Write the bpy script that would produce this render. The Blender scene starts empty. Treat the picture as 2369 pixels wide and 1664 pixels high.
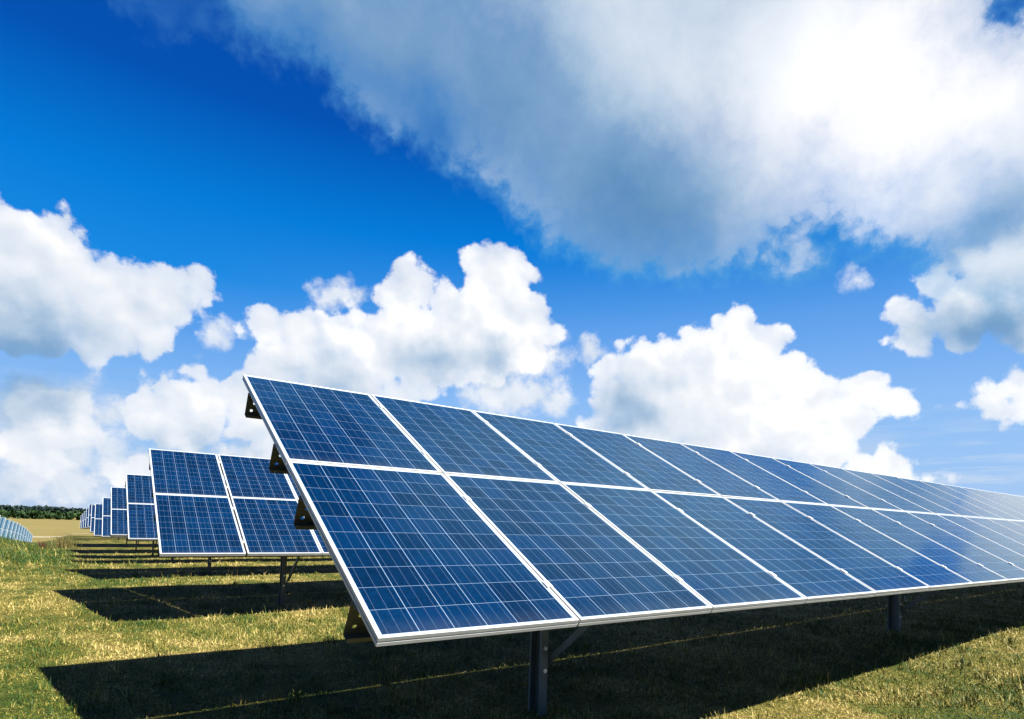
import bpy, bmesh, math, random
import numpy as np
from mathutils import Vector, Matrix
from mathutils.geometry import tessellate_polygon

random.seed(7)
rng = np.random.default_rng(11)
S = bpy.context.scene
COL = S.collection
R = math.radians

# ------------------------------------------------------------------ camera
def camera_axes(yaw, pitch, roll):
    sa, ca, sb, cb, sc, cc = math.sin(yaw), math.cos(yaw), math.sin(pitch), math.cos(pitch), math.sin(roll), math.cos(roll)
    w = Vector((sa*cb, ca*cb, sb)); r = Vector((ca, -sa, 0)); u = r.cross(w)
    return cc*r + sc*u, -sc*r + cc*u, w
cr, cu, cw = camera_axes(R(35.456), R(2.899), R(1.913))
CAM = Vector((-0.911, -2.111, 0.4545))
cd = bpy.data.cameras.new('camera'); cam = bpy.data.objects.new('camera', cd); COL.objects.link(cam)
M = Matrix((cr, cu, -cw)).transposed().to_4x4(); M.translation = CAM
cam.matrix_world = M
cd.sensor_width = 36; cd.lens = 36*1385.2/2369; cd.shift_y = (1133.6-832)/2369; cd.clip_start = 0.05; cd.clip_end = 8000
S.camera = cam
S.view_settings.view_transform = 'Standard'; S.view_settings.look = 'None'
EXPO = 2.0
S.view_settings.exposure = EXPO; S.view_settings.gamma = 1
S.cycles.max_bounces = 6; S.cycles.diffuse_bounces = 1; S.cycles.glossy_bounces = 3; S.cycles.transparent_max_bounces = 8
S.cycles.use_denoising = True; S.cycles.denoiser = 'OPENIMAGEDENOISE'; S.cycles.denoising_input_passes = 'RGB_ALBEDO_NORMAL'; S.cycles.denoising_prefilter = 'ACCURATE'
S.render.film_transparent = False

# ------------------------------------------------------------------ sun
SUNV = Vector((.485, -.70, 1.0)).normalized()
sl = bpy.data.lights.new('sun', 'SUN'); sl.energy = 5.0; sl.angle = R(.53); sl.color = (1.0, .955, .87)
so = bpy.data.objects.new('sun', sl); COL.objects.link(so); so.location = (10, -10, 30)
so.rotation_euler = SUNV.to_track_quat('Z', 'Y').to_euler()

# ------------------------------------------------------------------ node helper
class NB:
    def __init__(s, tree): s.t = tree; s.n = tree.nodes; s.l = tree.links
    def put(s, sock, v):
        if hasattr(v, 'is_linked'): s.l.new(v, sock)
        else:
            sock.default_value = (v[0], v[1], v[2], 1) if sock.type == 'RGBA' and len(v) == 3 else v
    def m(s, op, a, b=None, c=None, clamp=False):
        n = s.n.new('ShaderNodeMath'); n.operation = op; n.use_clamp = clamp
        for i, v in enumerate((a, b, c)):
            if v is not None: s.put(n.inputs[i], v)
        return n.outputs[0]
    def v(s, op, a, b=None, scale=None):
        n = s.n.new('ShaderNodeVectorMath'); n.operation = op
        s.put(n.inputs[0], a)
        if b is not None: s.put(n.inputs[1], b)
        if scale is not None: s.put(n.inputs['Scale'], scale)
        return n.outputs['Value'] if op in ('DISTANCE', 'DOT_PRODUCT', 'LENGTH') else n.outputs[0]
    def noise(s, vec, scale, detail=4, rough=.5, dist=0., color=False, lac=2.):
        n = s.n.new('ShaderNodeTexNoise'); s.put(n.inputs['Vector'], vec)
        for k, x in (('Scale', scale), ('Detail', detail), ('Roughness', rough), ('Distortion', dist), ('Lacunarity', lac)): s.put(n.inputs[k], x)
        return n.outputs['Color'] if color else n.outputs['Fac']
    def vor(s, vec, scale, smooth=.6, detail=0, rough=.5):
        n = s.n.new('ShaderNodeTexVoronoi'); n.feature = 'F1'; s.put(n.inputs['Vector'], vec)
        n.inputs['Scale'].default_value = scale
        n.inputs['Detail'].default_value = detail; n.inputs['Roughness'].default_value = rough
        return n.outputs['Distance']
    def sm(s, x, a, b, lo=0., hi=1.):
        n = s.n.new('ShaderNodeMapRange'); n.interpolation_type = 'SMOOTHSTEP'
        for i, q in enumerate((x, a, b, lo, hi)): s.put(n.inputs[i], q)
        return n.outputs[0]
    def lin(s, x, a, b, lo=0., hi=1.):
        n = s.n.new('ShaderNodeMapRange')
        for i, q in enumerate((x, a, b, lo, hi)): s.put(n.inputs[i], q)
        return n.outputs[0]
    def mix(s, f, a, b, mode='MIX'):
        n = s.n.new('ShaderNodeMix'); n.data_type = 'RGBA'; n.blend_type = mode
        s.put(n.inputs[0], f); s.put(n.inputs[6], a); s.put(n.inputs[7], b)
        return n.outputs[2]
    def ramp(s, x, stops):
        n = s.n.new('ShaderNodeValToRGB'); e = n.color_ramp.elements
        while len(e) < len(stops): e.new(.5)
        for i, (p, c) in enumerate(stops): e[i].position = p; e[i].color = (c[0], c[1], c[2], 1)
        s.put(n.inputs[0], x); return n.outputs[0]
    def sep(s, vec):
        n = s.n.new('ShaderNodeSeparateXYZ'); s.put(n.inputs[0], vec); return n.outputs
    def comb(s, x, y, z):
        n = s.n.new('ShaderNodeCombineXYZ'); s.put(n.inputs[0], x); s.put(n.inputs[1], y); s.put(n.inputs[2], z); return n.outputs[0]
def lin(c):
    return tuple(((x/255+.055)/1.055)**2.4 if x > 10.3 else x/255/12.92 for x in c)

# ------------------------------------------------------------------ sky
# cloud lobes: azimuth and elevation in degrees, size as a chord on the unit sphere
DECK = [
    (1.68, 38.51, 0.0476), (9.29, 41.8, 0.0898), (17.1, 41.38, 0.0922), (23.12, 39.19, 0.0997), (28.44, 37.37, 0.0996), (36.02, 35.83, 0.1089), 
    (42.33, 31.72, 0.1238), (48.35, 29.44, 0.1184), (53.64, 28.95, 0.1122), (57.87, 29.53, 0.0876), (45.9, 39.85, 0.1978), (59.24, 37.59, 0.1636), 
    (64.28, 29.48, 0.0474), (67.4, 25.77, 0.0499), (70.89, 25.88, 0.0695), (75.29, 23.28, 0.0798), (69.41, 33.87, 0.1621), (77.63, 31.2, 0.1454), 
    (76.27, 19.19, 0.0426), (74.49, 21.41, 0.0435), (61.22, 23.8, 0.0198), (60.88, 22.24, 0.0142), (61.86, 22.86, 0.0151), ]
HOLES = [
    (63.3, 23.97, 0.0192), (64.33, 20.79, 0.0355), (66.94, 19.72, 0.0223), (74.86, 35.77, 0.0066), (75.78, 35.2, 0.0057), (30.96, 31.38, 0.0098), ]
THIN = [
    (4.8, 36.56, 0.1212, 0.55), (14.3, 36.33, 0.0779, 0.35), (25.98, 34.93, 0.0686, 0.45), (27.43, 32.25, 0.0479, 0.3), (1.75, 37.81, 0.0877, 0.4), (20.01, 35.36, 0.0606, 0.2), ]
CUMULUS = [
    (5.07, 9.94, 0.0267), (3.73, 8.31, 0.0292), (5.93, 8.96, 0.0361), (8.58, 9.65, 0.0374), (10.65, 10.28, 0.0351), (11.82, 8.48, 0.0455), 
    (7.71, 6.92, 0.0434), (4.47, 6.22, 0.0296), (13.05, 5.85, 0.0331), (6.93, 8.89, 0.0275), (5.1, 7.5, 0.0465), (6.03, 7.12, 0.0242), 
    (-2.91, 8.08, 0.0229), (-4.47, 8.01, 0.0181), (-0.71, 7.9, 0.0228), (-2.57, 6.79, 0.0262), (-3.88, 6.78, 0.023), (-0.9, 6.32, 0.0271), 
    (-3.3, 5.69, 0.031), (0.42, 5.61, 0.0222), (-1.38, 5.07, 0.0242), (-3.72, 3.98, 0.0257), (-1.84, 3.49, 0.0213), (-4.77, 4.53, 0.0251), 
    (3.07, 3.54, 0.0232), (2.2, 2.76, 0.0229), (0.18, 2.26, 0.0166), (-4.61, 1.76, 0.0171), (-5.59, 18.04, 0.057), (-3.23, 17.78, 0.0574), 
    (-0.65, 16.51, 0.0553), (2.34, 16.18, 0.0582), (5.16, 16.75, 0.0462), (6.72, 18.46, 0.0339), (7.77, 17.96, 0.019), (-4.32, 14.02, 0.0646), 
    (-0.49, 13.89, 0.0481), (3.08, 14.25, 0.0397), (-6.2, 19.65, 0.0279), (-3.14, 20.6, 0.0172), (-8.88, 17.03, 0.0712), (12.53, 15.84, 0.0382), 
    (15.57, 15.49, 0.0492), (18.68, 15.86, 0.0403), (20.2, 17.58, 0.0303), (13.43, 12.92, 0.0521), (17.65, 12.61, 0.0542), (25.42, 21.17, 0.0404), 
    (23.81, 19.5, 0.0407), (28.47, 19.49, 0.0415), (33.12, 22.07, 0.058), (31.97, 23.52, 0.0303), (33.91, 23.98, 0.0255), (36.58, 22.56, 0.0204), 
    (34.99, 18.64, 0.0632), (38.06, 17.53, 0.0318), (31.16, 16.89, 0.0778), (26.93, 15.82, 0.0774), (22.78, 15.09, 0.0624), (36.39, 15.88, 0.043), 
    (27.11, 11.56, 0.0324), (24.61, 11.19, 0.0428), (20.5, 11.28, 0.0557), (55.78, 17.25, 0.0388), (54.65, 16.37, 0.0394), (52.71, 15.71, 0.0402), 
    (57.69, 15.41, 0.0449), (49.5, 15.84, 0.0274), (47.47, 15.1, 0.0383), (46.24, 14.32, 0.0352), (49.95, 13.85, 0.0552), (44.17, 13.53, 0.0285), 
    (45.06, 11.48, 0.0502), (48.8, 10.64, 0.0634), (53.94, 12.13, 0.0809), (58.46, 11.94, 0.0711), (61.33, 11.03, 0.0565), (63.38, 11.28, 0.0336), 
    (65.36, 11.14, 0.0357), (67.58, 10.62, 0.0288), (69.1, 10.15, 0.018), (64.72, 9.35, 0.0423), (60.65, 8.39, 0.0574), (55.91, 8.12, 0.0604), 
    (50.05, 8.59, 0.0422), (45.95, 9, 0.0288), (43.02, 8.97, 0.0277), (41.75, 9.16, 0.019), (53.63, 7.35, 0.0549), (58.16, 6.7, 0.0494), 
    (62.05, 6.83, 0.0409), (49.26, 7.97, 0.0354), (67.28, 5.96, 0.0292), (68.5, 5.22, 0.023), (66.03, 5.26, 0.0358), (63.08, 6.05, 0.0373), 
    (70.27, 4.3, 0.0139), (71.97, 3.94, 0.0108), (69.7, 19.25, 0.0214), (69.1, 17.7, 0.0245), (69.7, 15.94, 0.0327), (70.88, 19.05, 0.0315), 
    (72.57, 16.81, 0.0516), (74.99, 17.94, 0.0588), (76.5, 16.41, 0.0574), (73.13, 20.19, 0.0225), (75, 20.38, 0.0241), (77.01, 19.02, 0.056), 
    (74.42, 10.19, 0.0296), (76.2, 10.17, 0.0296), (80.39, 10.9, 0.0582), (83.89, 12.9, 0.0692), (87.42, 11.14, 0.074), (82.83, 7.67, 0.0508), ]
SOFT = [
    (-1.62, 4.53, 0.0428), (-3.82, 5.63, 0.0409), (1.51, 4.48, 0.0339), (-4.35, 1.62, 0.0354), (-0.35, 1.71, 0.0328), (3.75, 2.32, 0.0352), 
    (0.77, 7.23, 0.0223), (2.14, 3.83, 0.0257), (4.59, 4.03, 0.0297), (7.83, 4.66, 0.0311), (11.31, 4.54, 0.0325), (-2.67, 8.45, 0.0287), 
    (-4.48, 8.17, 0.0227), (-0.74, 8.41, 0.0244), (-3.34, 6.35, 0.0387), (-0.9, 6.32, 0.0325), (0.87, 5.48, 0.0224), (-3.7, 3.65, 0.0359), 
    (-1.25, 2.85, 0.0269), (-3.82, 1.32, 0.0205), (32.65, 11.84, 0.0336), (31.37, 11.58, 0.0233), (35.24, 11.52, 0.0278), (37.81, 12.01, 0.0306), 
    (39.53, 11.84, 0.0204), (42.18, 16.28, 0.017), (17.52, 19.09, 0.017), (18.89, 19.56, 0.0158), (20.08, 19.93, 0.0145), (8.3, 14.81, 0.0158), 
    (65.39, 20.3, 0.0068), (36.39, 15.88, 0.0501), (38.56, 15.52, 0.0215), ]
SHADE = [
    (47.15, 27.48, 0.156, 0.62), (38.8, 32.74, 0.1673, 0.4), (29.73, 37.9, 0.1753, 0.3), (18.8, 40.66, 0.1639, 0.34), (11.84, 38.22, 0.1081, 0.2), (22.51, 35.72, 0.0889, 0.15), 
    (29.96, 33.72, 0.0708, 0.12), (34, 40.6, 0.1575, 0.15), (54.49, 25.5, 0.1158, 0.22), (41.27, 24.82, 0.0792, 0.1), (-5.57, 9.59, 0.0932, 0.6), (-1.76, 11.62, 0.0685, 0.26), 
    (3.49, 12.57, 0.0631, 0.16), (-4.32, 14.02, 0.0845, 0.14), (0.81, 16.52, 0.1079, 0.07), (28.67, 14.93, 0.0605, 0.42), (33.38, 15.37, 0.0538, 0.36), (24.46, 14.63, 0.0421, 0.1), 
    (23.78, 11.13, 0.0922, 0.24), (18.12, 11.07, 0.0888, 0.22), (12.77, 11.3, 0.0651, 0.14), (46.74, 10.86, 0.0925, 0.36), (45.1, 10.03, 0.0648, 0.2), (52.44, 8.37, 0.076, 0.18), 
    (58.53, 6.31, 0.0852, 0.15), (50.76, 13.42, 0.0482, 0.1), (72.84, 15.3, 0.0775, 0.5), (76.48, 14.86, 0.0723, 0.5), (69.7, 16.61, 0.0489, 0.26), (75.54, 23.22, 0.0561, 0.36), 
    (72.03, 21.04, 0.0381, 0.3), (73.69, 22.2, 0.0391, 0.2), (74.92, 8.51, 0.0305, 0.15), (7.76, 5.98, 0.0373, 0.28), (11.6, 5.74, 0.0456, 0.15), (4.5, 5.67, 0.0356, 0.2), 
    (-2.56, 6.62, 0.0315, 0.14), (-3.68, 3.32, 0.0308, 0.08), ]
LIGHT = [
    (67.86, 35.35, 0.1946, 0.54), (61.11, 33.64, 0.155, 0.22), (72.34, 28.96, 0.1408, 0.3), (75.12, 34.33, 0.1258, 0.25), (66.28, 27.54, 0.0891, 0.28), (66.61, 24.04, 0.0432, 0.3), 
    (69.7, 19.58, 0.032, 0.34), (72.58, 20.3, 0.0227, 0.25), (74.75, 20.75, 0.0242, 0.2), (70.59, 18.77, 0.0264, 0.15), ]

def azel(az, el):
    a, e = R(az), R(el); return (math.sin(a)*math.cos(e), math.cos(a)*math.cos(e), math.sin(e))
def build_world():
    w = bpy.data.worlds.new('World'); S.world = w; w.use_nodes = True
    t = w.node_tree; t.nodes.clear(); b = NB(t)
    d = t.nodes.new('ShaderNodeTexCoord').outputs['Generated']
    z = b.sep(d)[2]
    nish = t.nodes.new('ShaderNodeTexSky'); nish.sky_type = 'NISHITA'; nish.sun_disc = False
    nish.sun_elevation = math.asin(SUNV.z); nish.sun_rotation = math.atan2(SUNV.x, SUNV.y)
    nish.air_density = 1.0; nish.dust_density = .6; nish.ozone_density = 4.0
    # warped direction for wispy outlines
    wob = b.v('SCALE', b.v('SUBTRACT', b.noise(d, 34, 5, .62, color=True), (.5, .5, .5)), scale=.038)
    dw = b.v('ADD', d, wob)
    def field(lobes, vec, k):
        f = None
        for az, el, r in lobes:
            q = b.m('SUBTRACT', r, b.v('DISTANCE', vec, azel(az, el)))
            f = q if f is None else b.m('SMOOTH_MAX', f, q, k)
        return f
    def tones(lobes, vec):
        f = None
        for az, el, r, wt in lobes:
            q = b.sm(b.v('DISTANCE', vec, azel(az, el)), r*1.15, 0., 0., wt)
            f = q if f is None else b.m('ADD', f, q)
        return f
    # broad stretched coordinate for the layered deck
    n_big = b.m('SUBTRACT', b.noise(d, 4.2, 6, .55), .5)
    n_mid = b.m('SUBTRACT', b.noise(d, 15, 7, .6), .5)
    n_fine = b.m('SUBTRACT', b.noise(dw, 60, 6, .62), .5)
    def puff(vec):
        p1 = b.m('SUBTRACT', .45, b.vor(vec, 21, .35, 1.0, .55))
        p2 = b.m('SUBTRACT', b.noise(vec, 42, 7, .58), .5)
        return b.m('ADD', b.m('MULTIPLY', p1, .030), b.m('MULTIPLY', p2, .033))
    h0 = puff(d)
    h1 = puff(b.v('ADD', d, tuple(.010*x for x in (SUNV.x*.9, SUNV.y*.2, SUNV.z*.8))))
    relief = b.m('SUBTRACT', h0, h1)
    # soft large relief inside the heaps, lit from the sun's side
    off = tuple(.030*x for x in (SUNV.x, .2*SUNV.y, SUNV.z))
    rel2 = b.m('SUBTRACT', b.noise(d, 13., 2.5, .5), b.noise(b.v('ADD', d, off), 13., 2.5, .5))
    rel2 = b.m('ADD', b.m('MULTIPLY', rel2, .72), b.m('MULTIPLY', relief, 3.4))
    # masks
    behind = b.sm(b.v('DOT_PRODUCT', d, tuple(cw)), .50, .15)
    fg = b.m('ADD', b.m('MULTIPLY', b.m('SUBTRACT', b.noise(d, 2.6, 8, .55), .60), .6), b.m('MULTIPLY', b.m('SUBTRACT', behind, 1.), 1.))
    fd = field(DECK, dw, .05)
    for az, el, r in HOLES:
        fd = b.m('SMOOTH_MIN', fd, b.m('SUBTRACT', b.v('DISTANCE', dw, azel(az, el)), r), .03)
    fd = b.m('MAXIMUM', fd, fg)
    fd = b.m('ADD', b.m('ADD', fd, .022), b.m('ADD', b.m('MULTIPLY', n_mid, .080), b.m('MULTIPLY', n_fine, .030)))
    a_deck = b.m('MULTIPLY', b.sm(fd, -.010, .040), b.sm(fd, -.02, .15, .62, 1.))
    fc = b.m('ADD', field(CUMULUS, d, .016), b.m('ADD', h0, .010))
    fc = b.m('ADD', fc, b.m('MULTIPLY', n_fine, .012))
    a_cum = b.m('MULTIPLY', b.sm(fc, -.002, .009), b.sm(fc, -.004, .035, .80, 1.))
    fs = b.m('ADD', field(SOFT, dw, .02), b.m('ADD', b.m('ADD', h0, .013), b.m('MULTIPLY', n_fine, .03)))
    a_deck = b.m('MULTIPLY', a_deck, b.m('SUBTRACT', 1., tones(THIN, dw), None, True))
    a_soft = b.m('MULTIPLY', b.sm(fs, -.014, .022), .92)
    # flat streaks of far cloud near the horizon
    zz = b.m('MULTIPLY', z, 11.)
    ds = b.comb(b.sep(d)[0], b.sep(d)[1], zz)
    streak = b.noise(ds, 5.5, 7, .6)
    a_str = b.m('MULTIPLY', b.sm(streak, .42, .62), b.m('MULTIPLY', b.sm(z, .20, .06), .72))
    # clear sky
    zc = b.m('MAXIMUM', z, 0.)
    blue = b.ramp(zc, [(0., lin((178, 204, 236))), (.09, lin((154, 197, 245))), (.19, lin((130, 184, 245))), (.285, lin((70, 152, 236))), (.335, lin((22, 138, 228))), (.425, lin((0, 124, 219))), (.54, lin((0, 82, 180))), (.80, lin((0, 62, 152)))])
    # paler toward the sun's side
    side = b.sm(b.v('DOT_PRODUCT', d, (.86, .5, 0.)), .5, 1.05)
    blue = b.mix(b.m('MULTIPLY', side, b.sm(z, .43, .30, 0., .26)), blue, lin((168, 206, 252)))
    nh = b.v('SCALE', nish.outputs[0], scale=.085)
    clear = b.mix(.02, blue, nh)
    # brightness of cloud
    sh = tones(SHADE, b.v('ADD', d, b.v('SCALE', wob, scale=1.2)))
    lt = tones(LIGHT, d)
    thin = b.m('MULTIPLY', n_big, .35)
    bright_d = b.m('ADD', b.m('SUBTRACT', .74, sh), b.m('ADD', b.m('MULTIPLY', lt, .62), b.m('ADD', thin, b.m('ADD', b.m('MULTIPLY', n_mid, .20), b.m('MULTIPLY', relief, 1.6)))))
    ccol = [(0., lin((98, 146, 192))), (.28, lin((132, 170, 208))), (.52, lin((182, 204, 227))), (.76, lin((226, 234, 245))), (.92, lin((246, 249, 254))), (1., (1.06, 1.06, 1.06))]
    c_deck = b.ramp(b.m('MULTIPLY', bright_d, .9, clamp=True), ccol[:-1] + [(1., (1., 1., 1.))])
    bright_c = b.m('ADD', b.m('SUBTRACT', .785, b.m('MULTIPLY', sh, 1.0)), b.m('ADD', b.m('MULTIPLY', rel2, 1.0), b.m('ADD', b.m('MULTIPLY', b.sm(fc, .12, .0), .10), b.m('MULTIPLY', side, .12))))
    c_cum = b.ramp(b.m('MULTIPLY', bright_c, 1., clamp=True), ccol)
    bright_s = b.m('ADD', b.m('SUBTRACT', .80, sh), b.m('MULTIPLY', rel2, .8))
    c_soft = b.ramp(b.m('MULTIPLY', bright_s, 1., clamp=True), ccol)
    col = b.mix(a_str, clear, lin((206, 222, 242)))
    col = b.mix(a_soft, col, c_soft)
    col = b.mix(a_cum, col, c_cum)
    c_deck = b.mix(b.sm(a_deck, .25, .95), lin((96, 172, 222)), c_deck)      # thin veil lets the blue through
    col = b.mix(a_deck, col, c_deck)
    # glow of the veiled bright part
    lum = b.m('ADD', 1., b.m('MULTIPLY', lt, .12))
    col = b.v('MULTIPLY', col, b.comb(lum, lum, lum))
    col = b.mix(b.sm(z, -.004, -.03), col, lin((120, 125, 100)))
    bg = t.nodes.new('ShaderNodeBackground'); bg.inputs['Strength'].default_value = .1
    b.put(bg.inputs['Color'], b.v('SCALE', col, scale=10./2**EXPO))
    o = t.nodes.new('ShaderNodeOutputWorld'); t.links.new(bg.outputs[0], o.inputs[0])
    w.cycles.sampling_method = 'MANUAL'; w.cycles.sample_map_resolution = 512
build_world()

# ------------------------------------------------------------------ materials
def material(name):
    m = bpy.data.materials.new(name); m.use_nodes = True
    return m, NB(m.node_tree), m.node_tree.nodes['Principled BSDF']
def coord(b, kind='Object'):
    return b.n.new('ShaderNodeTexCoord').outputs[kind]
def mat_metal(name, col, rough, metallic, var=.25, scale=9., streak=None):
    m, b, p = material(name)
    c = coord(b)
    v = c if streak is None else b.v('MULTIPLY', c, streak)
    n = b.noise(v, scale, 5, .6)
    k = b.lin(n, .3, .7, 1-var, 1+var*.5)
    b.put(p.inputs['Base Color'], b.v('SCALE', col, scale=k))
    b.put(p.inputs['Roughness'], b.lin(n, .3, .7, rough-.08, rough+.08))
    p.inputs['Metallic'].default_value = metallic
    return m
M_FRAME = mat_metal('anodised_frame', (.34, .35, .36), .40, .10, .10, 3.)
M_STEEL = mat_metal('galvanised_steel', (.095, .11, .105), .5, .2, .30, 14., (1, 1, .35))
M_PURLIN = mat_metal('olive_zinc', (.075, .075, .05), .6, .2, .35, 12.)  # olive of the light reflected off the grass is in the base colour
M_RUBBER = mat_metal('black_rubber', (.012, .012, .013), .6, 0., .1, 5.)
M_CLAMP = mat_metal('bright_clamp', (.7, .72, .74), .35, .6, .1, 20.)

def mat_cells():
    m, b, p = material('polycrystalline_cells')
    uv = b.sep(coord(b, 'UV'))          # metres along width and length of the panel
    x, y = uv[0], uv[1]
    px = .1592
    cx = b.m('DIVIDE', b.m('SUBTRACT', x, .0218), px); cy = b.m('DIVIDE', b.m('SUBTRACT', y, .0215), .152)
    fx = b.m('FRACT', cx); fy = b.m('FRACT', cy)
    ex = b.m('MULTIPLY', b.m('MINIMUM', fx, b.m('SUBTRACT', 1., fx)), px)
    ey = b.m('MULTIPLY', b.m('MINIMUM', fy, b.m('SUBTRACT', 1., fy)), .152)
    gap = b.m('MAXIMUM', b.m('LESS_THAN', ex, .0013), b.m('LESS_THAN', ey, .0008))
    out = b.m('MAXIMUM', b.m('MAXIMUM', b.m('LESS_THAN', x, .0205), b.m('GREATER_THAN', x, .9785)), b.m('MAXIMUM', b.m('LESS_THAN', y, .0205), b.m('GREATER_THAN', y, 1.5425)))
    q = b.m('FRACT', b.m('MULTIPLY', fx, 3.)); bus = b.m('LESS_THAN', b.m('ABSOLUTE', b.m('SUBTRACT', q, .5)), .020)
    # crystal grain and cell to cell tone
    oi = b.n.new('ShaderNodeObjectInfo').outputs['Random']
    wn = b.n.new('ShaderNodeTexWhiteNoise'); wn.noise_dimensions = '4D'
    b.put(wn.inputs['Vector'], b.comb(b.m('FLOOR', cx), b.m('FLOOR', cy), 0.)); b.put(wn.inputs['W'], b.m('MULTIPLY', oi, 91.))
    vo = b.n.new('ShaderNodeTexVoronoi'); vo.inputs['Scale'].default_value = 70.
    b.put(vo.inputs['Vector'], b.comb(b.m('ADD', x, b.m('MULTIPLY', oi, 37.)), y, 0.))
    g = b.sep(vo.outputs['Color'])[0]
    tone = b.m('ADD', b.m('MULTIPLY', wn.outputs['Value'], .62), b.m('MULTIPLY', g, .38))
    cell = b.ramp(tone, [(0., (.0001, .0056, .019)), (.45, (.0001, .0086, .029)), (.8, (.0002, .0120, .040)), (1., (.0012, .0095, .040))])
    c = b.mix(b.m('MULTIPLY', bus, .48), cell, (.060, .088, .135))
    c = b.mix(gap, c, (.15, .205, .28))
    c = b.mix(out, c, (.26, .29, .32))
    # a film of dust, a little thicker toward the lower edge
    dust = b.m('MULTIPLY', b.noise(b.comb(b.m('ADD', x, b.m('MULTIPLY', oi, 13.)), b.m('MULTIPLY', y, .4), 0.), 5., 6, .6), b.m('ADD', b.lin(y, 0., 1.5, .012, .004), b.sm(y, .13, .02, 0., .10)))
    c = b.mix(dust, c, (.12, .13, .13))
    b.put(p.inputs['Base Color'], c)
    p.inputs['Roughness'].default_value = .10
    p.inputs['Specular IOR Level'].default_value = 0.
    # glass with a blue antireflective coat: its mirror image is tinted except at a raking angle
    rough = b.lin(b.noise(b.comb(x, y, oi), 3., 4, .6), .3, .7, .09, .16)
    gl = b.n.new('ShaderNodeBsdfGlossy'); b.put(gl.inputs['Roughness'], rough)
    lw = b.n.new('ShaderNodeLayerWeight'); lw.inputs['Blend'].default_value = .5
    b.put(gl.inputs['Color'], b.mix(b.sm(lw.outputs['Facing'], .72, .99), (.40, .74, 1.0), (.90, .96, 1.0)))
    fr = b.n.new('ShaderNodeFresnel'); fr.inputs['IOR'].default_value = 1.37
    mx = b.n.new('ShaderNodeMixShader'); b.l.new(fr.outputs[0], mx.inputs[0]); b.l.new(p.outputs[0], mx.inputs[1]); b.l.new(gl.outputs[0], mx.inputs[2])
    b.l.new(mx.outputs[0], b.n['Material Output'].inputs['Surface'])
    return m
M_CELL = mat_cells()
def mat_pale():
    m, b, p = material('pale_striped_glass')
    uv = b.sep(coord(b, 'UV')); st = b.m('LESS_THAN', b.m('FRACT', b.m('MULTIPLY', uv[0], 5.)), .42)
    b.put(p.inputs['Base Color'], b.mix(st, (.052, .088, .112), (.016, .040, .062)))  # pale blue-grey and darker stripes across the panel width
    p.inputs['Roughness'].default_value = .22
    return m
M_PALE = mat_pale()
M_BACK = mat_metal('grey_backsheet', (.20, .20, .21), .6, 0., .06, 3.)  # unseen underside, greyed to bounce less light into the shade below

# ------------------------------------------------------------------ mesh helpers
def link(o, parent=None):
    COL.objects.link(o)
    if parent is not None: o.parent = parent
    return o
def tag(o, label=None, cat=None, group=None, kind=None):
    for k, v in (('label', label), ('category', cat), ('group', group), ('kind', kind)):
        if v: o[k] = v
    return o
def mesh_from(name, verts, faces, mats, fmat=None, smooth=False):
    me = bpy.data.meshes.new(name); me.from_pydata([tuple(v) for v in verts], [], faces)
    for m in mats: me.materials.append(m)
    if fmat: me.polygons.foreach_set('material_index', fmat)
    if smooth: me.polygons.foreach_set('use_smooth', [True]*len(me.polygons))
    me.update(); return me
def loops_mesh(name, loops, mats, closed=True, caps=False):
    n = len(loops[0]); V = [p for L in loops for p in L]; F = []
    K = len(loops)
    for i in range(K if closed else K-1):
        for j in range(n):
            a, c = i*n, ((i+1) % K)*n
            F.append((a+j, a+(j+1) % n, c+(j+1) % n, c+j))
    if caps: F += [tuple(range(n))[::-1], tuple(range((K-1)*n, K*n))]
    me = mesh_from(name, V, F, mats)
    bm = bmesh.new(); bm.from_mesh(me); bmesh.ops.recalc_face_normals(bm, faces=bm.faces); bm.to_mesh(me); bm.free()
    return me
def extrude_profile(name, prof, a, b_, ex, ey, mats):
    """sweep a closed 2-D profile from point a to point b along axes ex, ey"""
    a, b_, ex, ey = Vector(a), Vector(b_), Vector(ex), Vector(ey)
    return loops_mesh(name, [[a+ex*u+ey*v for u, v in prof], [b_+ex*u+ey*v for u, v in prof]], mats, closed=False, caps=True)
def box_prof(w, h): return [(-w/2, -h/2), (w/2, -h/2), (w/2, h/2), (-w/2, h/2)]

TILT = R(28.67)
PITCH, PW = 1.01, .999
V1, LEN_LOW, V2, LEN_UP = 0.0, 1.565, 1.577, 1.513
PROFILE = [(.001, 0), (.0095, 0), (.0105, -.001), (.0105, -.0045), (.003, -.0045), (.003, -.037), (.026, -.037), (.026, -.040), (0, -.040), (0, -.0245), (.004, -.0235), (.004, -.0175), (0, -.0165), (0, -.001)]
def frame_mesh(name, w, l):
    loops = []
    for o, z in PROFILE:
        loops.append([(o, o, z), (w-o, o, z), (w-o, l-o, z), (o, l-o, z)])
    return loops_mesh(name, loops, [M_FRAME])
def glass_mesh(name, w, l, mat=None):
    o = .0045; zt, zb = -.0046+.0012, -.0096
    V = [(o, o, zt), (w-o, o, zt), (w-o, l-o, zt), (o, l-o, zt), (o, o, zb), (w-o, o, zb), (w-o, l-o, zb), (o, l-o, zb)]
    F = [(0, 1, 2, 3), (7, 6, 5, 4), (0, 4, 5, 1), (1, 5, 6, 2), (2, 6, 7, 3), (3, 7, 4, 0)]
    me = mesh_from(name, V, F, [mat or M_CELL, M_BACK], [0, 1, 1, 1, 1, 1])
    uv = me.uv_layers.new(name='UVMap'); k = 1.563/l
    for lo in me.loops:
        v = me.vertices[lo.vertex_index].co; uv.data[lo.index].uv = (v.x, v.y*k)
    return me
ME_GL_LO, ME_GL_UP = glass_mesh('panel_glass_long', PW, LEN_LOW), glass_mesh('panel_glass_short', PW, LEN_UP)
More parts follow.
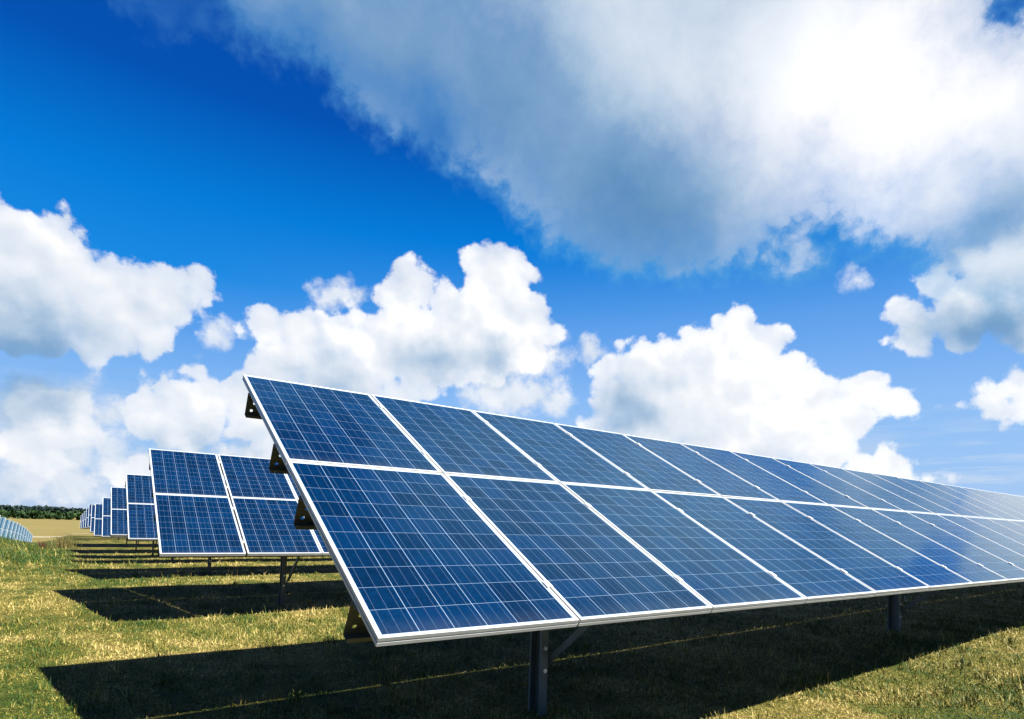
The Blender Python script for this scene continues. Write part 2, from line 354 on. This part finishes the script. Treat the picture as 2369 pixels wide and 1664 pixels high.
ME_FR_LO, ME_FR_UP = frame_mesh('panel_frame_long', PW, LEN_LOW), frame_mesh('panel_frame_short', PW, LEN_UP)

C_T, S_T = math.cos(TILT), math.sin(TILT)
EX, EV, EN = Vector((1, 0, 0)), Vector((0, C_T, S_T)), Vector((0, -S_T, C_T))
def on(u, v, n): return EX*u + EV*v + EN*n
PURLIN_V = (.285, 1.208, 1.885, 2.792)
POST_Y = 1.36

def web_with_holes(holes, L, d, t):
    """plate in (x, depth) with round holes near its west end; returns verts, faces in 3-D local (x, n) with thickness along v"""
    outer = [(0, 0), (L, 0), (L, -d), (0, -d)]
    rings = [outer]
    for hx, hn, r in holes:
        rings.append([(hx+r*math.cos(a), hn+r*math.sin(a)) for a in [k*math.pi/6 for k in range(12)]])
    tri = tessellate_polygon([[Vector((x, y, 0)) for x, y in r] for r in rings])
    P = [p for r in rings for p in r]; n = len(P)
    V = [(x, 0, y) for x, y in P] + [(x, t, y) for x, y in P]
    F = [tuple(f) for f in tri] + [tuple(i+n for i in f[::-1]) for f in tri]
    k = 0
    for r in rings:
        m = len(r)
        for i in range(m): F.append((k+i, k+(i+1) % m, n+k+(i+1) % m, n+k+i))
        k += m
    return V, F
def purlin_mesh(L, v0, s):
    """channel purlin under the panels: punched web, top and bottom flange toward the low side"""
    d, t, fl = .170, .004, .055
    V, F = web_with_holes([(.055*s, -.075, .011), (.040*s, -.132, .011), (.115*s, -.132, .011), (.30, -.132, .011)], L, d, t)
    base = len(V)
    def box(x0, x1, y0, y1, z0, z1):
        b0 = len(V)
        V.extend([(x0, y0, z0), (x1, y0, z0), (x1, y1, z0), (x0, y1, z0), (x0, y0, z1), (x1, y0, z1), (x1, y1, z1), (x0, y1, z1)])
        for f in ((0, 3, 2, 1), (4, 5, 6, 7), (0, 1, 5, 4), (1, 2, 6, 5), (2, 3, 7, 6), (3, 0, 4, 7)): F.append(tuple(b0+i for i in f))
    box(.0, L, -fl, -.0002, -d, -d+t); box(.0, L, -fl, -.0002, -t, -.0003); box(.0, L, -fl, -fl+t, -d+t+.0002, -d+.022)
    me = mesh_from('purlin_channel', [on(x, v0+y, -.0405+z) for x, y, z in V], F, [M_PURLIN])
    bm = bmesh.new(); bm.from_mesh(me); bmesh.ops.recalc_face_normals(bm, faces=bm.faces); bm.to_mesh(me); bm.free()
    return me
def c_prof(w, d, t, lip):
    return [(0, 0), (w, 0), (w, lip), (w-t, lip), (w-t, t), (t, t), (t, d-t), (w-t, d-t), (w-t, d-lip), (w, d-lip), (w, d), (0, d)]
def post_mesh(depth):
    # C section: web north-south, open to the west; its south flange faces the front of the row
    prof = [(.03-x, y-.07) for x, y in c_prof(.062, .14, .006, .02)]
    return extrude_profile('post_section', prof, (0, POST_Y, -depth), (0, POST_Y, .40), (1, 0, 0), (0, 1, 0), [M_STEEL])
def bolt_mesh():
    V = [(.016*math.cos(k*math.pi/3), y, .016*math.sin(k*math.pi/3)) for y in (0, -.012) for k in range(6)]
    F = [tuple(6+k for k in range(6))] + [(k, (k+1) % 6, 6+(k+1) % 6, 6+k) for k in range(6)]
    return mesh_from('hex_bolt', V, F, [M_CLAMP])
def rafter_mesh():
    a, b_ = on(.036, .50, -.268), on(.036, 2.86, -.268)
    return extrude_profile('rafter_beam', [(x-.0, y-.055) for x, y in c_prof(.05, .11, .005, .015)], a, b_, (1, 0, 0), EN, [M_STEEL])
def brace_mesh():
    a, b_ = Vector((.05, POST_Y-.03, -.57)), Vector((.05, .60, .02))
    dv = (b_-a).normalized(); n = Vector((1, 0, 0)).cross(dv)
    return extrude_profile('brace_angle', [(0, -.02), (.045, -.02), (.045, -.015), (.006, -.015), (.006, .025), (0, .025)], a, b_, (1, 0, 0), n, [M_STEEL])
def clamp_mesh():
    return extrude_profile('clamp_block', box_prof(.036, .05), (0, 0, .0008), (0, 0, .0052), (1, 0, 0), (0, 1, 0), [M_CLAMP])
def cable_mesh(x0, v0, sag):
    P = [on(x0+.30*t, v0-.12*t, -.045)-Vector((0, 0, sag*4*t*(1-t))) for t in [k/10 for k in range(11)]]
    return loops_mesh('black_cable', [[p+Vector((0, .006*math.cos(a), .006*math.sin(a))) for a in [k*math.pi/3 for k in range(6)]] for p in P], [M_RUBBER], closed=False, caps=True)
ME_RAFTER, ME_BRACE, ME_CLAMP, ME_BOLT = rafter_mesh(), brace_mesh(), clamp_mesh(), bolt_mesh()
ME_POST = post_mesh(1.6)

def part(name, me, parent, loc=(0, 0, 0), rx=0., label=None):
    o = bpy.data.objects.new(name, me); o.location = loc; o.rotation_euler = (rx, 0, 0); link(o, parent)
    if label: o['label'] = label
    return o
# one panel of each length, with its frame: copied for every place on every row
def make_panel(lower):
    g = bpy.data.objects.new('solar_panel', ME_GL_LO if lower else ME_GL_UP)
    f = bpy.data.objects.new('panel_frame', ME_FR_LO if lower else ME_FR_UP)
    return g, f
PROTO = {True: make_panel(True), False: make_panel(False)}
ME_PALE = {True: glass_mesh('pale_glass_long', PW, LEN_LOW, M_PALE), False: glass_mesh('pale_glass_short', PW, LEN_UP, M_PALE)}
def place_panel(lower, row, u, pale=False):
    g, f = PROTO[lower]
    a = g.copy(); a.location = on(u, V1 if lower else V2, 0); a.rotation_euler = (TILT+R(random.gauss(0, .07)), R(random.gauss(0, .06)), 0); link(a, row)
    if pale: a.data = ME_PALE[lower]
    c = f.copy(); link(c, a)
    return a
PURLINS = {}
def make_row(loc, ncol, label, cat='solar row', group='parallel rows of solar panels', rz=0., first_shift=0., clamps=0, posts=None, tilt_extra=0., pale=False):
    row = bpy.data.objects.new('solar_panel_row', None); row.empty_display_size = .3
    row.location = loc; row.rotation_euler = (tilt_extra, 0, rz); link(row); tag(row, label, cat, group)
    for i in range(ncol):
        for lower in (True, False):
            place_panel(lower, row, i*PITCH + .0055 + (first_shift if i == 0 else 0), pale)
    if ncol not in PURLINS:
        PURLINS[ncol] = [purlin_mesh(ncol*PITCH, v, 1.) for v in PURLIN_V]
    for me in PURLINS[ncol]: part('purlin', me, row)
    if posts is None: posts = [1.85 + 5.85*k for k in range(40) if 1.85+5.85*k < ncol*PITCH-.3]
    for x in posts:
        post = part('support_post', ME_POST, row, (x, 0, 0))
        for zb in (-.46, -.62): part('bolt', ME_BOLT, post, (0, POST_Y-.0702, zb))
        part('rafter', ME_RAFTER, row, (x, 0, 0)); part('diagonal_brace', ME_BRACE, row, (x, 0, 0))
    for x0, v0, sag in ((.03, 1.36, .10), (.32, 1.02, .12), (1.05, 2.55, .10))[:3 if clamps > 4 else 0]:
        part('cable', cable_mesh(x0, v0, sag), row)
    for i in range(1, clamps+1):
        for v in (.285, 1.208, 1.885, 2.792):
            part('clamp', ME_CLAMP, row, on(i*PITCH, v, 0), TILT)
    return row

# ------------------------------------------------------------------ terrain
def lerp(x, xs, ys): return np.interp(x, xs, ys)
YS = [-60, -10, 0, 4.4, 7.1, 10.9, 13.3, 20, 26, 33.7, 39, 48, 58, 71, 81, 92, 150, 300, 500, 900, 3000]
ZR = [-1.05, -.98, -.94, -.93, -1.02, -1.0, -1.13, -1.31, -1.58, -1.86, -1.91, -1.86, -2.2, -2.6, -2.95, -3.4, -5.05, -6.9, -8.4, -11, -30]
YL = [-60, -10, 0, 4.4, 7.1, 10.9, 13.3, 20, 28, 36, 42, 50, 60, 71, 87, 110, 150, 300, 500, 900, 3000]
ZL = [-1.05, -.98, -.94, -.94, -1.0, -1.02, -1.08, -1.14, -1.18, -1.20, -1.6, -2.45, -3.15, -3.75, -4.6, -4.8, -5.05, -6.9, -8.4, -11, -30]
def sstep(x, a, b): 
    t = np.clip((x-a)/(b-a), 0, 1); return t*t*(3-2*t)
def bumps(x, y):
    return (np.sin(x*1.31+y*.57+.3)*np.sin(y*1.13-x*.41+1.1) + .6*np.sin(x*2.9-y*1.7)*np.sin(y*2.3+x*1.1+.7))
def ground_z(x, y):
    x = np.asarray(x, float); y = np.asarray(y, float)
    zr, zl = np.interp(y, YS, ZR), np.interp(y, YL, ZL)
    w = sstep(x, -4.4, -2.1)
    z = zl*(1-w) + zr*w
    z = z + .20*sstep(x, 3., 11.)*(1-sstep(y, .8, 4.5)) + .10*sstep(x, 9., 22.)*(1-sstep(y, 1.2, 6.))
    z = z + .010*bumps(x, y)*(1-sstep(np.hypot(x, y), 30, 60)) + .35*np.sin(x*.031+y*.017)*np.sin(y*.023-x*.011)*sstep(np.hypot(x, y), 110, 220)
    return z
def axis(lo, hi, fine_lo, fine_hi, step, grow):
    a = list(np.arange(fine_lo, fine_hi, step)); s = step; x = a[-1]
    while x < hi: s *= grow; x += s; a.append(x)
    s = step; x = fine_lo; left = []
    while x > lo: s *= grow; x -= s; left.append(x)
    return np.array(left[::-1]+a)
def build_ground():
    xs, ys = axis(-3000, 3000, -5, 12, .16, 1.10), axis(-400, 3200, -2.5, 14, .16, 1.06)
    X, Y = np.meshgrid(xs, ys); Z = ground_z(X, Y)
    nx, ny = len(xs), len(ys)
    V = np.stack([X, Y, Z], -1).reshape(-1, 3)
    i = np.arange((nx-1)*(ny-1)); r, c = i//(nx-1), i % (nx-1); a = r*nx+c
    F = np.stack([a, a+1, a+nx+1, a+nx], 1)
    me = bpy.data.meshes.new('ground_sheet'); me.vertices.add(len(V)); me.vertices.foreach_set('co', V.ravel())
    me.loops.add(F.size); me.loops.foreach_set('vertex_index', F.ravel())
    me.polygons.add(len(F)); me.polygons.foreach_set('loop_start', np.arange(0, F.size, 4)); me.polygons.foreach_set('loop_total', np.full(len(F), 4))
    me.polygons.foreach_set('use_smooth', np.ones(len(F), bool)); me.update(); me.validate()
    m, b, p = material('dry_meadow')
    c = coord(b); s = b.sep(c); 
    n1 = b.noise(c, .42, 5, .6); n2 = b.noise(c, 2.3, 6, .65); n3 = b.noise(c, 26., 6, .7); n4 = b.noise(b.v('MULTIPLY', c, (1., 2.6, 1.)), 60., 4, .7)
    k = b.m('ADD', b.m('MULTIPLY', n1, .45), b.m('ADD', b.m('MULTIPLY', n2, .35), b.m('MULTIPLY', n3, .2)))
    k = b.m('ADD', k, b.m('MULTIPLY', b.m('SUBTRACT', b.noise(b.v('MULTIPLY', c, (1., .16, 1.)), 2.2, 4, .6), .5), .45))
    near = b.ramp(b.lin(k, .34, .66), [(0., (.014, .029, .003)), (.35, (.046, .051, .007)), (.65, (.096, .079, .017)), (1., (.138, .100, .033))])
    tex = b.lin(b.m('ADD', b.m('MULTIPLY', n3, .5), b.m('MULTIPLY', n4, .5)), .36, .64, .30, 1.55)
    near = b.v('SCALE', near, scale=tex)
    # greener rough bank at the far side of the open strip
    bank = b.m('MULTIPLY', b.sm(s[1], 13., 27.), b.sm(s[0], .5, -2.5))
    near = b.mix(b.m('MULTIPLY', bank, b.lin(n2, .35, .6, .3, .95)), near, (.016, .028, .004))
    # bleached stubble beyond
    st = b.noise(b.v('MULTIPLY', c, (.03, .22, .1)), 1.6, 5, .6)
    far = b.ramp(b.lin(st, .3, .7), [(0., (.086, .074, .020)), (.5, (.112, .091, .030)), (1., (.132, .106, .042))])
    col = b.mix(b.sm(s[1], 84., 112.), near, far)
    b.put(p.inputs['Base Color'], col); p.inputs['Roughness'].default_value = .95; p.inputs['Specular IOR Level'].default_value = .1
    bp = b.n.new('ShaderNodeBump'); bp.inputs['Strength'].default_value = .6; bp.inputs['Distance'].default_value = .03
    b.put(bp.inputs['Height'], b.m('ADD', n3, b.m('MULTIPLY', n4, .5))); b.l.new(bp.outputs[0], p.inputs['Normal'])
    me.materials.append(m)
    return tag(link(bpy.data.objects.new('ground', me)), kind='structure')
build_ground()

# ------------------------------------------------------------------ grass
def mat_grass():
    m, b, p = material('grass_blades')
    c = coord(b)
    rnd = b.n.new('ShaderNodeNewGeometry').outputs['Random Per Island']
    n1 = b.noise(c, .42, 5, .6); n2 = b.noise(c, 2.3, 6, .65)
    s = b.sep(c)
    bank = b.m('MULTIPLY', b.sm(s[1], 13., 27.), b.sm(s[0], .5, -2.5))
    streak = b.m('MULTIPLY', b.m('SUBTRACT', b.noise(b.v('MULTIPLY', c, (1., .16, 1.)), 2.2, 4, .6), .5), 1.6)
    rnd = b.m('ADD', rnd, streak)
    k = b.m('ADD', b.m('ADD', b.m('MULTIPLY', b.m('SUBTRACT', n1, .5), 2.0), b.m('MULTIPLY', b.m('SUBTRACT', n2, .5), 1.9)), b.m('SUBTRACT', rnd, b.m('MULTIPLY', bank, .5)))
    col = b.ramp(k, [(0., (.012, .038, .002)), (.20, (.032, .062, .003)), (.38, (.078, .088, .008)), (.58, (.148, .128, .020)), (.79, (.235, .186, .045)), (1., (.38, .305, .11))])
    b.put(p.inputs['Base Color'], col); p.inputs['Roughness'].default_value = .6; p.inputs['Specular IOR Level'].default_value = .25
    return m
M_GRASS = mat_grass()
def blades(name, x, y, z, L, W, lean, azim, mat, curl=.5):
    n = len(x)
    ca, sa = np.cos(azim), np.sin(azim)
    def at(t):
        a = lean*(1+curl*(t-.5))
        hor = L*t*np.sin(a); up = L*t*np.cos(a)
        return x+ca*hor, y+sa*hor, z+up
    tw = azim + np.pi/2 + rng.normal(0, .7, n)
    wx, wy = np.cos(tw), np.sin(tw)
    rows = []
    for t, k in ((0., 1.), (.55, .75)):
        X, Y, Z = at(t)
        rows += [np.stack([X-wx*W*k/2, Y-wy*W*k/2, Z], 1), np.stack([X+wx*W*k/2, Y+wy*W*k/2, Z], 1)]
    rows.append(np.stack(at(1.), 1))
    V = np.stack(rows, 1).reshape(-1, 3)
    base = np.arange(n)*5
    F = np.stack([base, base+1, base+3, base, base+3, base+2, base+2, base+3, base+4], 1).reshape(-1)
    me = bpy.data.meshes.new(name); me.vertices.add(len(V)); me.vertices.foreach_set('co', V.ravel())
    me.loops.add(len(F)); me.loops.foreach_set('vertex_index', F.astype(np.int32))
    nf = len(F)//3; me.polygons.add(nf); me.polygons.foreach_set('loop_start', np.arange(0, len(F), 3, dtype=np.int32)); me.polygons.foreach_set('loop_total', np.full(nf, 3, dtype=np.int32))
    me.update(); me.materials.append(mat)
    return me
def build_grass():
    parts = []
    N = 820000
    az = R(-14) + rng.random(N)*R(98); d = 1.1*np.exp(rng.random(N)*math.log(40/1.1))
    x = CAM.x + d*np.sin(az); y = CAM.y + d*np.cos(az)
    # extra cover just outside the frame so a step aside still shows grass
    M2 = 60000
    az2 = R(-75) + rng.random(M2)*R(245); d2 = .9*np.exp(rng.random(M2)*math.log(9/.9))
    x = np.concatenate([x, CAM.x + d2*np.sin(az2)]); y = np.concatenate([y, CAM.y + d2*np.cos(az2)]); d = np.concatenate([d, d2])
    n = len(x)
    cl = np.sin(x*3.1+1.3*np.sin(y*2.2))*np.sin(y*3.7+1.1*np.sin(x*2.7))      # tufts
    cl2 = np.sin(x*.9+np.sin(y*.7))*np.sin(y*1.1+np.sin(x*.8))
    L = (.024+.055*rng.random(n)**2)*(1+.35*cl+.25*cl2)*(1+d*.012)
    tall = rng.random(n) < .007; L = np.where(tall, L*2.4, L)
    bank = sstep(y, 15., 27.)*(1-sstep(x, -2.5, .0)); L *= 1+2.2*bank
    W = (.0020+.0018*rng.random(n)) + .00040*d
    lean = np.where(rng.random(n) < .55, 1.05+.45*rng.random(n), .15+.8*rng.random(n)); lean = np.where(tall, .1+.35*rng.random(n), lean)
    azi = rng.random(n)*2*math.pi
    z = ground_z(x, y) - .003 + np.where(lean > 1.05, .012*rng.random(n), 0)
    # thin worn patches, thicker tufts
    worn = (np.sin(x*.63+2.1*np.sin(y*.31))*np.sin(y*.52+1.7*np.sin(x*.43)) > .35)
    L = np.where(worn, L*.55, L)
    # ragged green tufts the mower missed
    T = 1500; td = 1.6*np.exp(rng.random(T)*math.log(26/1.6)); ta = R(-14)+rng.random(T)*R(98); per = 26
    tx = np.repeat(CAM.x+td*np.sin(ta), per)+rng.normal(0, .035, T*per); ty = np.repeat(CAM.y+td*np.cos(ta), per)+rng.normal(0, .035, T*per); tdd = np.repeat(td, per)
    th = np.repeat(rng.uniform(.05, .15, T), per)*rng.uniform(.4, 1., T*per)
    x = np.concatenate([x, tx]); y = np.concatenate([y, ty]); z = np.concatenate([z, ground_z(tx, ty)-.003]); L = np.concatenate([L, th])
    W = np.concatenate([W, .0030+.00042*tdd]); lean = np.concatenate([lean, rng.uniform(.05, .75, T*per)]); azi = np.concatenate([azi, rng.random(T*per)*2*math.pi])
    me = blades('grass_blades', x, y, z, L, W, lean, azi, M_GRASS)
    tag(link(bpy.data.objects.new('grass', me)), 'short dry mown grass with straw and green tufts', None, None, 'stuff')
build_grass()

# ------------------------------------------------------------------ rows of panels
make_row((0, 0, 0), 30, 'nearest and largest row of blue panels, its front running out of the frame', clamps=8)
ROWS = [(2, (-.105, 6.504, -.108), 26, 1), (3, (-.10, 13.34, -.22), 22, 1), (4, (-.21, 19.91, -.39), 16, 0), (5, (-.30, 25.94, -.69), 10, 0), (6, (-.46, 33.0, -.94), 8, 0), (7, (-.56, 39.4, -.99), 8, 0),
        (8, (-.65, 47.5, -.93), 8, 0), (9, (-.76, 57.0, -1.27), 8, 0), (10, (-.89, 69.0, -1.62), 8, 0), (11, (-1.04, 78.5, -1.95), 8, 0), (12, (-1.2, 87.0, -2.25), 8, 0)]
ORD = {2: 'second', 3: 'third', 4: 'fourth', 5: 'fifth', 6: 'sixth', 7: 'seventh', 8: 'eighth', 9: 'ninth', 10: 'tenth', 11: 'eleventh', 12: 'twelfth'}
for k, loc, nc, cl in ROWS:
    if k == 2: lab = 'second row of blue panels, its two end columns showing whole beside the nearest row'
    elif k == 12: lab = 'farthest and smallest row of blue panels, last in the receding line before the field'
    else: lab = ORD[k] + ' row of blue panels from the front, its end poking out behind the ' + ORD[k-1]
    make_row(loc, nc, lab, first_shift=-.014 if k == 2 else 0., clamps=cl, tilt_extra=R(.9))
# the block across the open strip: only the east ends show over the grassy bank
LN = ['nearest', 'second', 'third', 'fourth', 'fifth', 'sixth', 'seventh', 'eighth', 'ninth', 'tenth', 'eleventh', 'farthest']
LEFT = [(45.0+3.8*k, float(np.interp(45.0+3.8*k, [45, 50.5, 56.5, 62.5, 68.5, 74.5, 80.5, 88], [-.30, -.60, -.92, -1.24, -1.62, -2.06, -2.58, -3.3]))) for k in range(12)]
for (Y, ztop), nm in zip(LEFT, LN):
    xe = -4.62 - .0125*Y
    make_row((xe-5*PITCH, Y, ztop-1.49), 5, nm + ' of the pale panel row ends stacked behind the green bank', group='panel rows across the grass strip', posts=[.9, 4.0], pale=True)

# ------------------------------------------------------------------ far woodland, weeds and track
def mat_leaf(name, stops, sc=.25):
    m, b, p = material(name)
    rnd = b.n.new('ShaderNodeNewGeometry').outputs['Random Per Island']
    n = b.noise(coord(b), sc, 3, .5)
    col = b.ramp(b.m('ADD', b.m('MULTIPLY', rnd, .5), b.m('MULTIPLY', n, .5)), stops)
    b.put(p.inputs['Base Color'], col); p.inputs['Roughness'].default_value = .7; p.inputs['Specular IOR Level'].default_value = .2
    return m
def quad_cloud(P, size, flat=.6):
    n = len(P); a = rng.normal(size=(n, 3)); a /= np.linalg.norm(a, axis=1)[:, None]
    t = rng.normal(size=(n, 3)); t[:, 2] *= flat; t -= (t*a).sum(1)[:, None]*a; t /= np.linalg.norm(t, axis=1)[:, None]+1e-9
    u = np.cross(a, t); s = size[:, None]
    V = np.stack([P-t*s-u*s*.6, P+t*s-u*s*.5, P+t*s*.9+u*s*.6, P-t*s*.8+u*s*.5], 1).reshape(-1, 3)
    return V
def quads_mesh(name, V, mat):
    n = len(V)//4; F = np.arange(n*4, dtype=np.int32)
    me = bpy.data.meshes.new(name); me.vertices.add(len(V)); me.vertices.foreach_set('co', V.ravel())
    me.loops.add(len(F)); me.loops.foreach_set('vertex_index', F)
    me.polygons.add(n); me.polygons.foreach_set('loop_start', np.arange(0, n*4, 4, dtype=np.int32)); me.polygons.foreach_set('loop_total', np.full(n, 4, dtype=np.int32))
    me.update(); me.materials.append(mat); return me
def wood(name, dist, h0, h1, step, leaf, per, mat, label, az0=-32, az1=70, back=30):
    Vs = []
    a = az0
    while a < az1:
        for row in range(2):
            dd = dist + rng.uniform(-8, 8) + row*back; az = R(a + rng.uniform(-.3, .3))
            x, y = CAM.x+dd*math.sin(az), CAM.y+dd*math.cos(az); g = float(ground_z(x, y))
            h = rng.uniform(h0, h1); w = h*rng.uniform(.42, .62)
            k = int(per*rng.uniform(.7, 1.2)); 
            # several lobes per crown so its outline is uneven
            lobes = [(rng.normal(0, w*.38), rng.normal(0, w*.38), h*rng.uniform(.14, .80), w*rng.uniform(.30, .52)) for _ in range(7)]
            for lx, ly, lz, lr in lobes:
                q = rng.normal(size=(k//7, 3)); q /= np.linalg.norm(q, axis=1)[:, None]
                q *= (lr*(.55+.5*rng.random(k//7)))[:, None]; q[:, 2] *= .85
                Vs.append(quad_cloud(np.array([x+lx, y+ly, g+lz])+q, leaf*(.5+rng.random(k//7))))
        a += math.degrees(step/dist)*rng.uniform(.75, 1.25)
    o = link(bpy.data.objects.new(name, quads_mesh(name, np.concatenate(Vs), mat))); tag(o, label, None, None, 'stuff')
wood('woodland', 445, 4.2, 5.6, 2.2, .62, 210, mat_leaf('broad_leaves', [(0., (.006, .018, .005)), (.5, (.013, .034, .008)), (.8, (.022, .046, .011)), (1., (.034, .054, .016))]), 'mid green wood of low broad trees beyond the tan field')
wood('ridge_wood', 690, 7.6, 9.2, 3.2, .9, 200, mat_leaf('dark_leaves', [(0., (.003, .011, .010)), (.6, (.006, .017, .014)), (1., (.010, .023, .016))]), 'dark wood on the ridge behind the mid green trees', back=45)

def weed(name, x, y, h, n, spread, mat, label, lean0=.05, lean1=.55):
    px, py = x+rng.normal(0, spread, n), y+rng.normal(0, spread, n)
    me = blades(name, px-x, py-y, ground_z(px, py)-float(ground_z(x, y))-.02, h*rng.uniform(.45, 1., n), np.full(n, .022), rng.uniform(lean0, lean1, n), rng.uniform(0, 6.28, n), mat)
    o = link(bpy.data.objects.new(name, me)); o.location = (x, y, float(ground_z(x, y))); tag(o, label, 'plant')
M_TAN = mat_leaf('dry_tan_stems', [(0., (.06, .055, .014)), (.5, (.10, .08, .022)), (1., (.15, .115, .045))], 3.)
M_RUST = mat_leaf('rust_red_seed_heads', [(0., (.025, .010, .006)), (.5, (.055, .018, .010)), (1., (.08, .035, .02))], 3.)
weed('weed_clump', -1.75, 39.5, .95, 170, .26, M_TAN, 'tall dry tan weed clump beside the far ends of the panel rows')
weed('dock_plant', -2.62, 39.0, .45, 60, .10, M_RUST, 'small rust red dock plant standing left of the tan weed clump')
def build_track():
    P = [(-60, 119), (-30, 121.5), (-14, 122), (-8, 122.2), (-5.2, 122.4), (6, 124), (40, 130), (120, 150)]
    V, F = [], []
    for i in range(len(P)-1):
        for k in range(8):
            t = k/8; x = P[i][0]*(1-t)+P[i+1][0]*t; y = P[i][1]*(1-t)+P[i+1][1]*t
            for o in (-1.3, 1.3): V.append((x, y+o, float(ground_z(x, y+o))+.03))
    F = [(2*i, 2*i+2, 2*i+3, 2*i+1) for i in range(len(V)//2-1)]
    m = mat_metal('pale_gravel', (.30, .27, .21), .9, 0., .2, 2.)
    tag(link(bpy.data.objects.new('farm_track', mesh_from('farm_track', V, F, [m]))), kind='structure')
build_track()
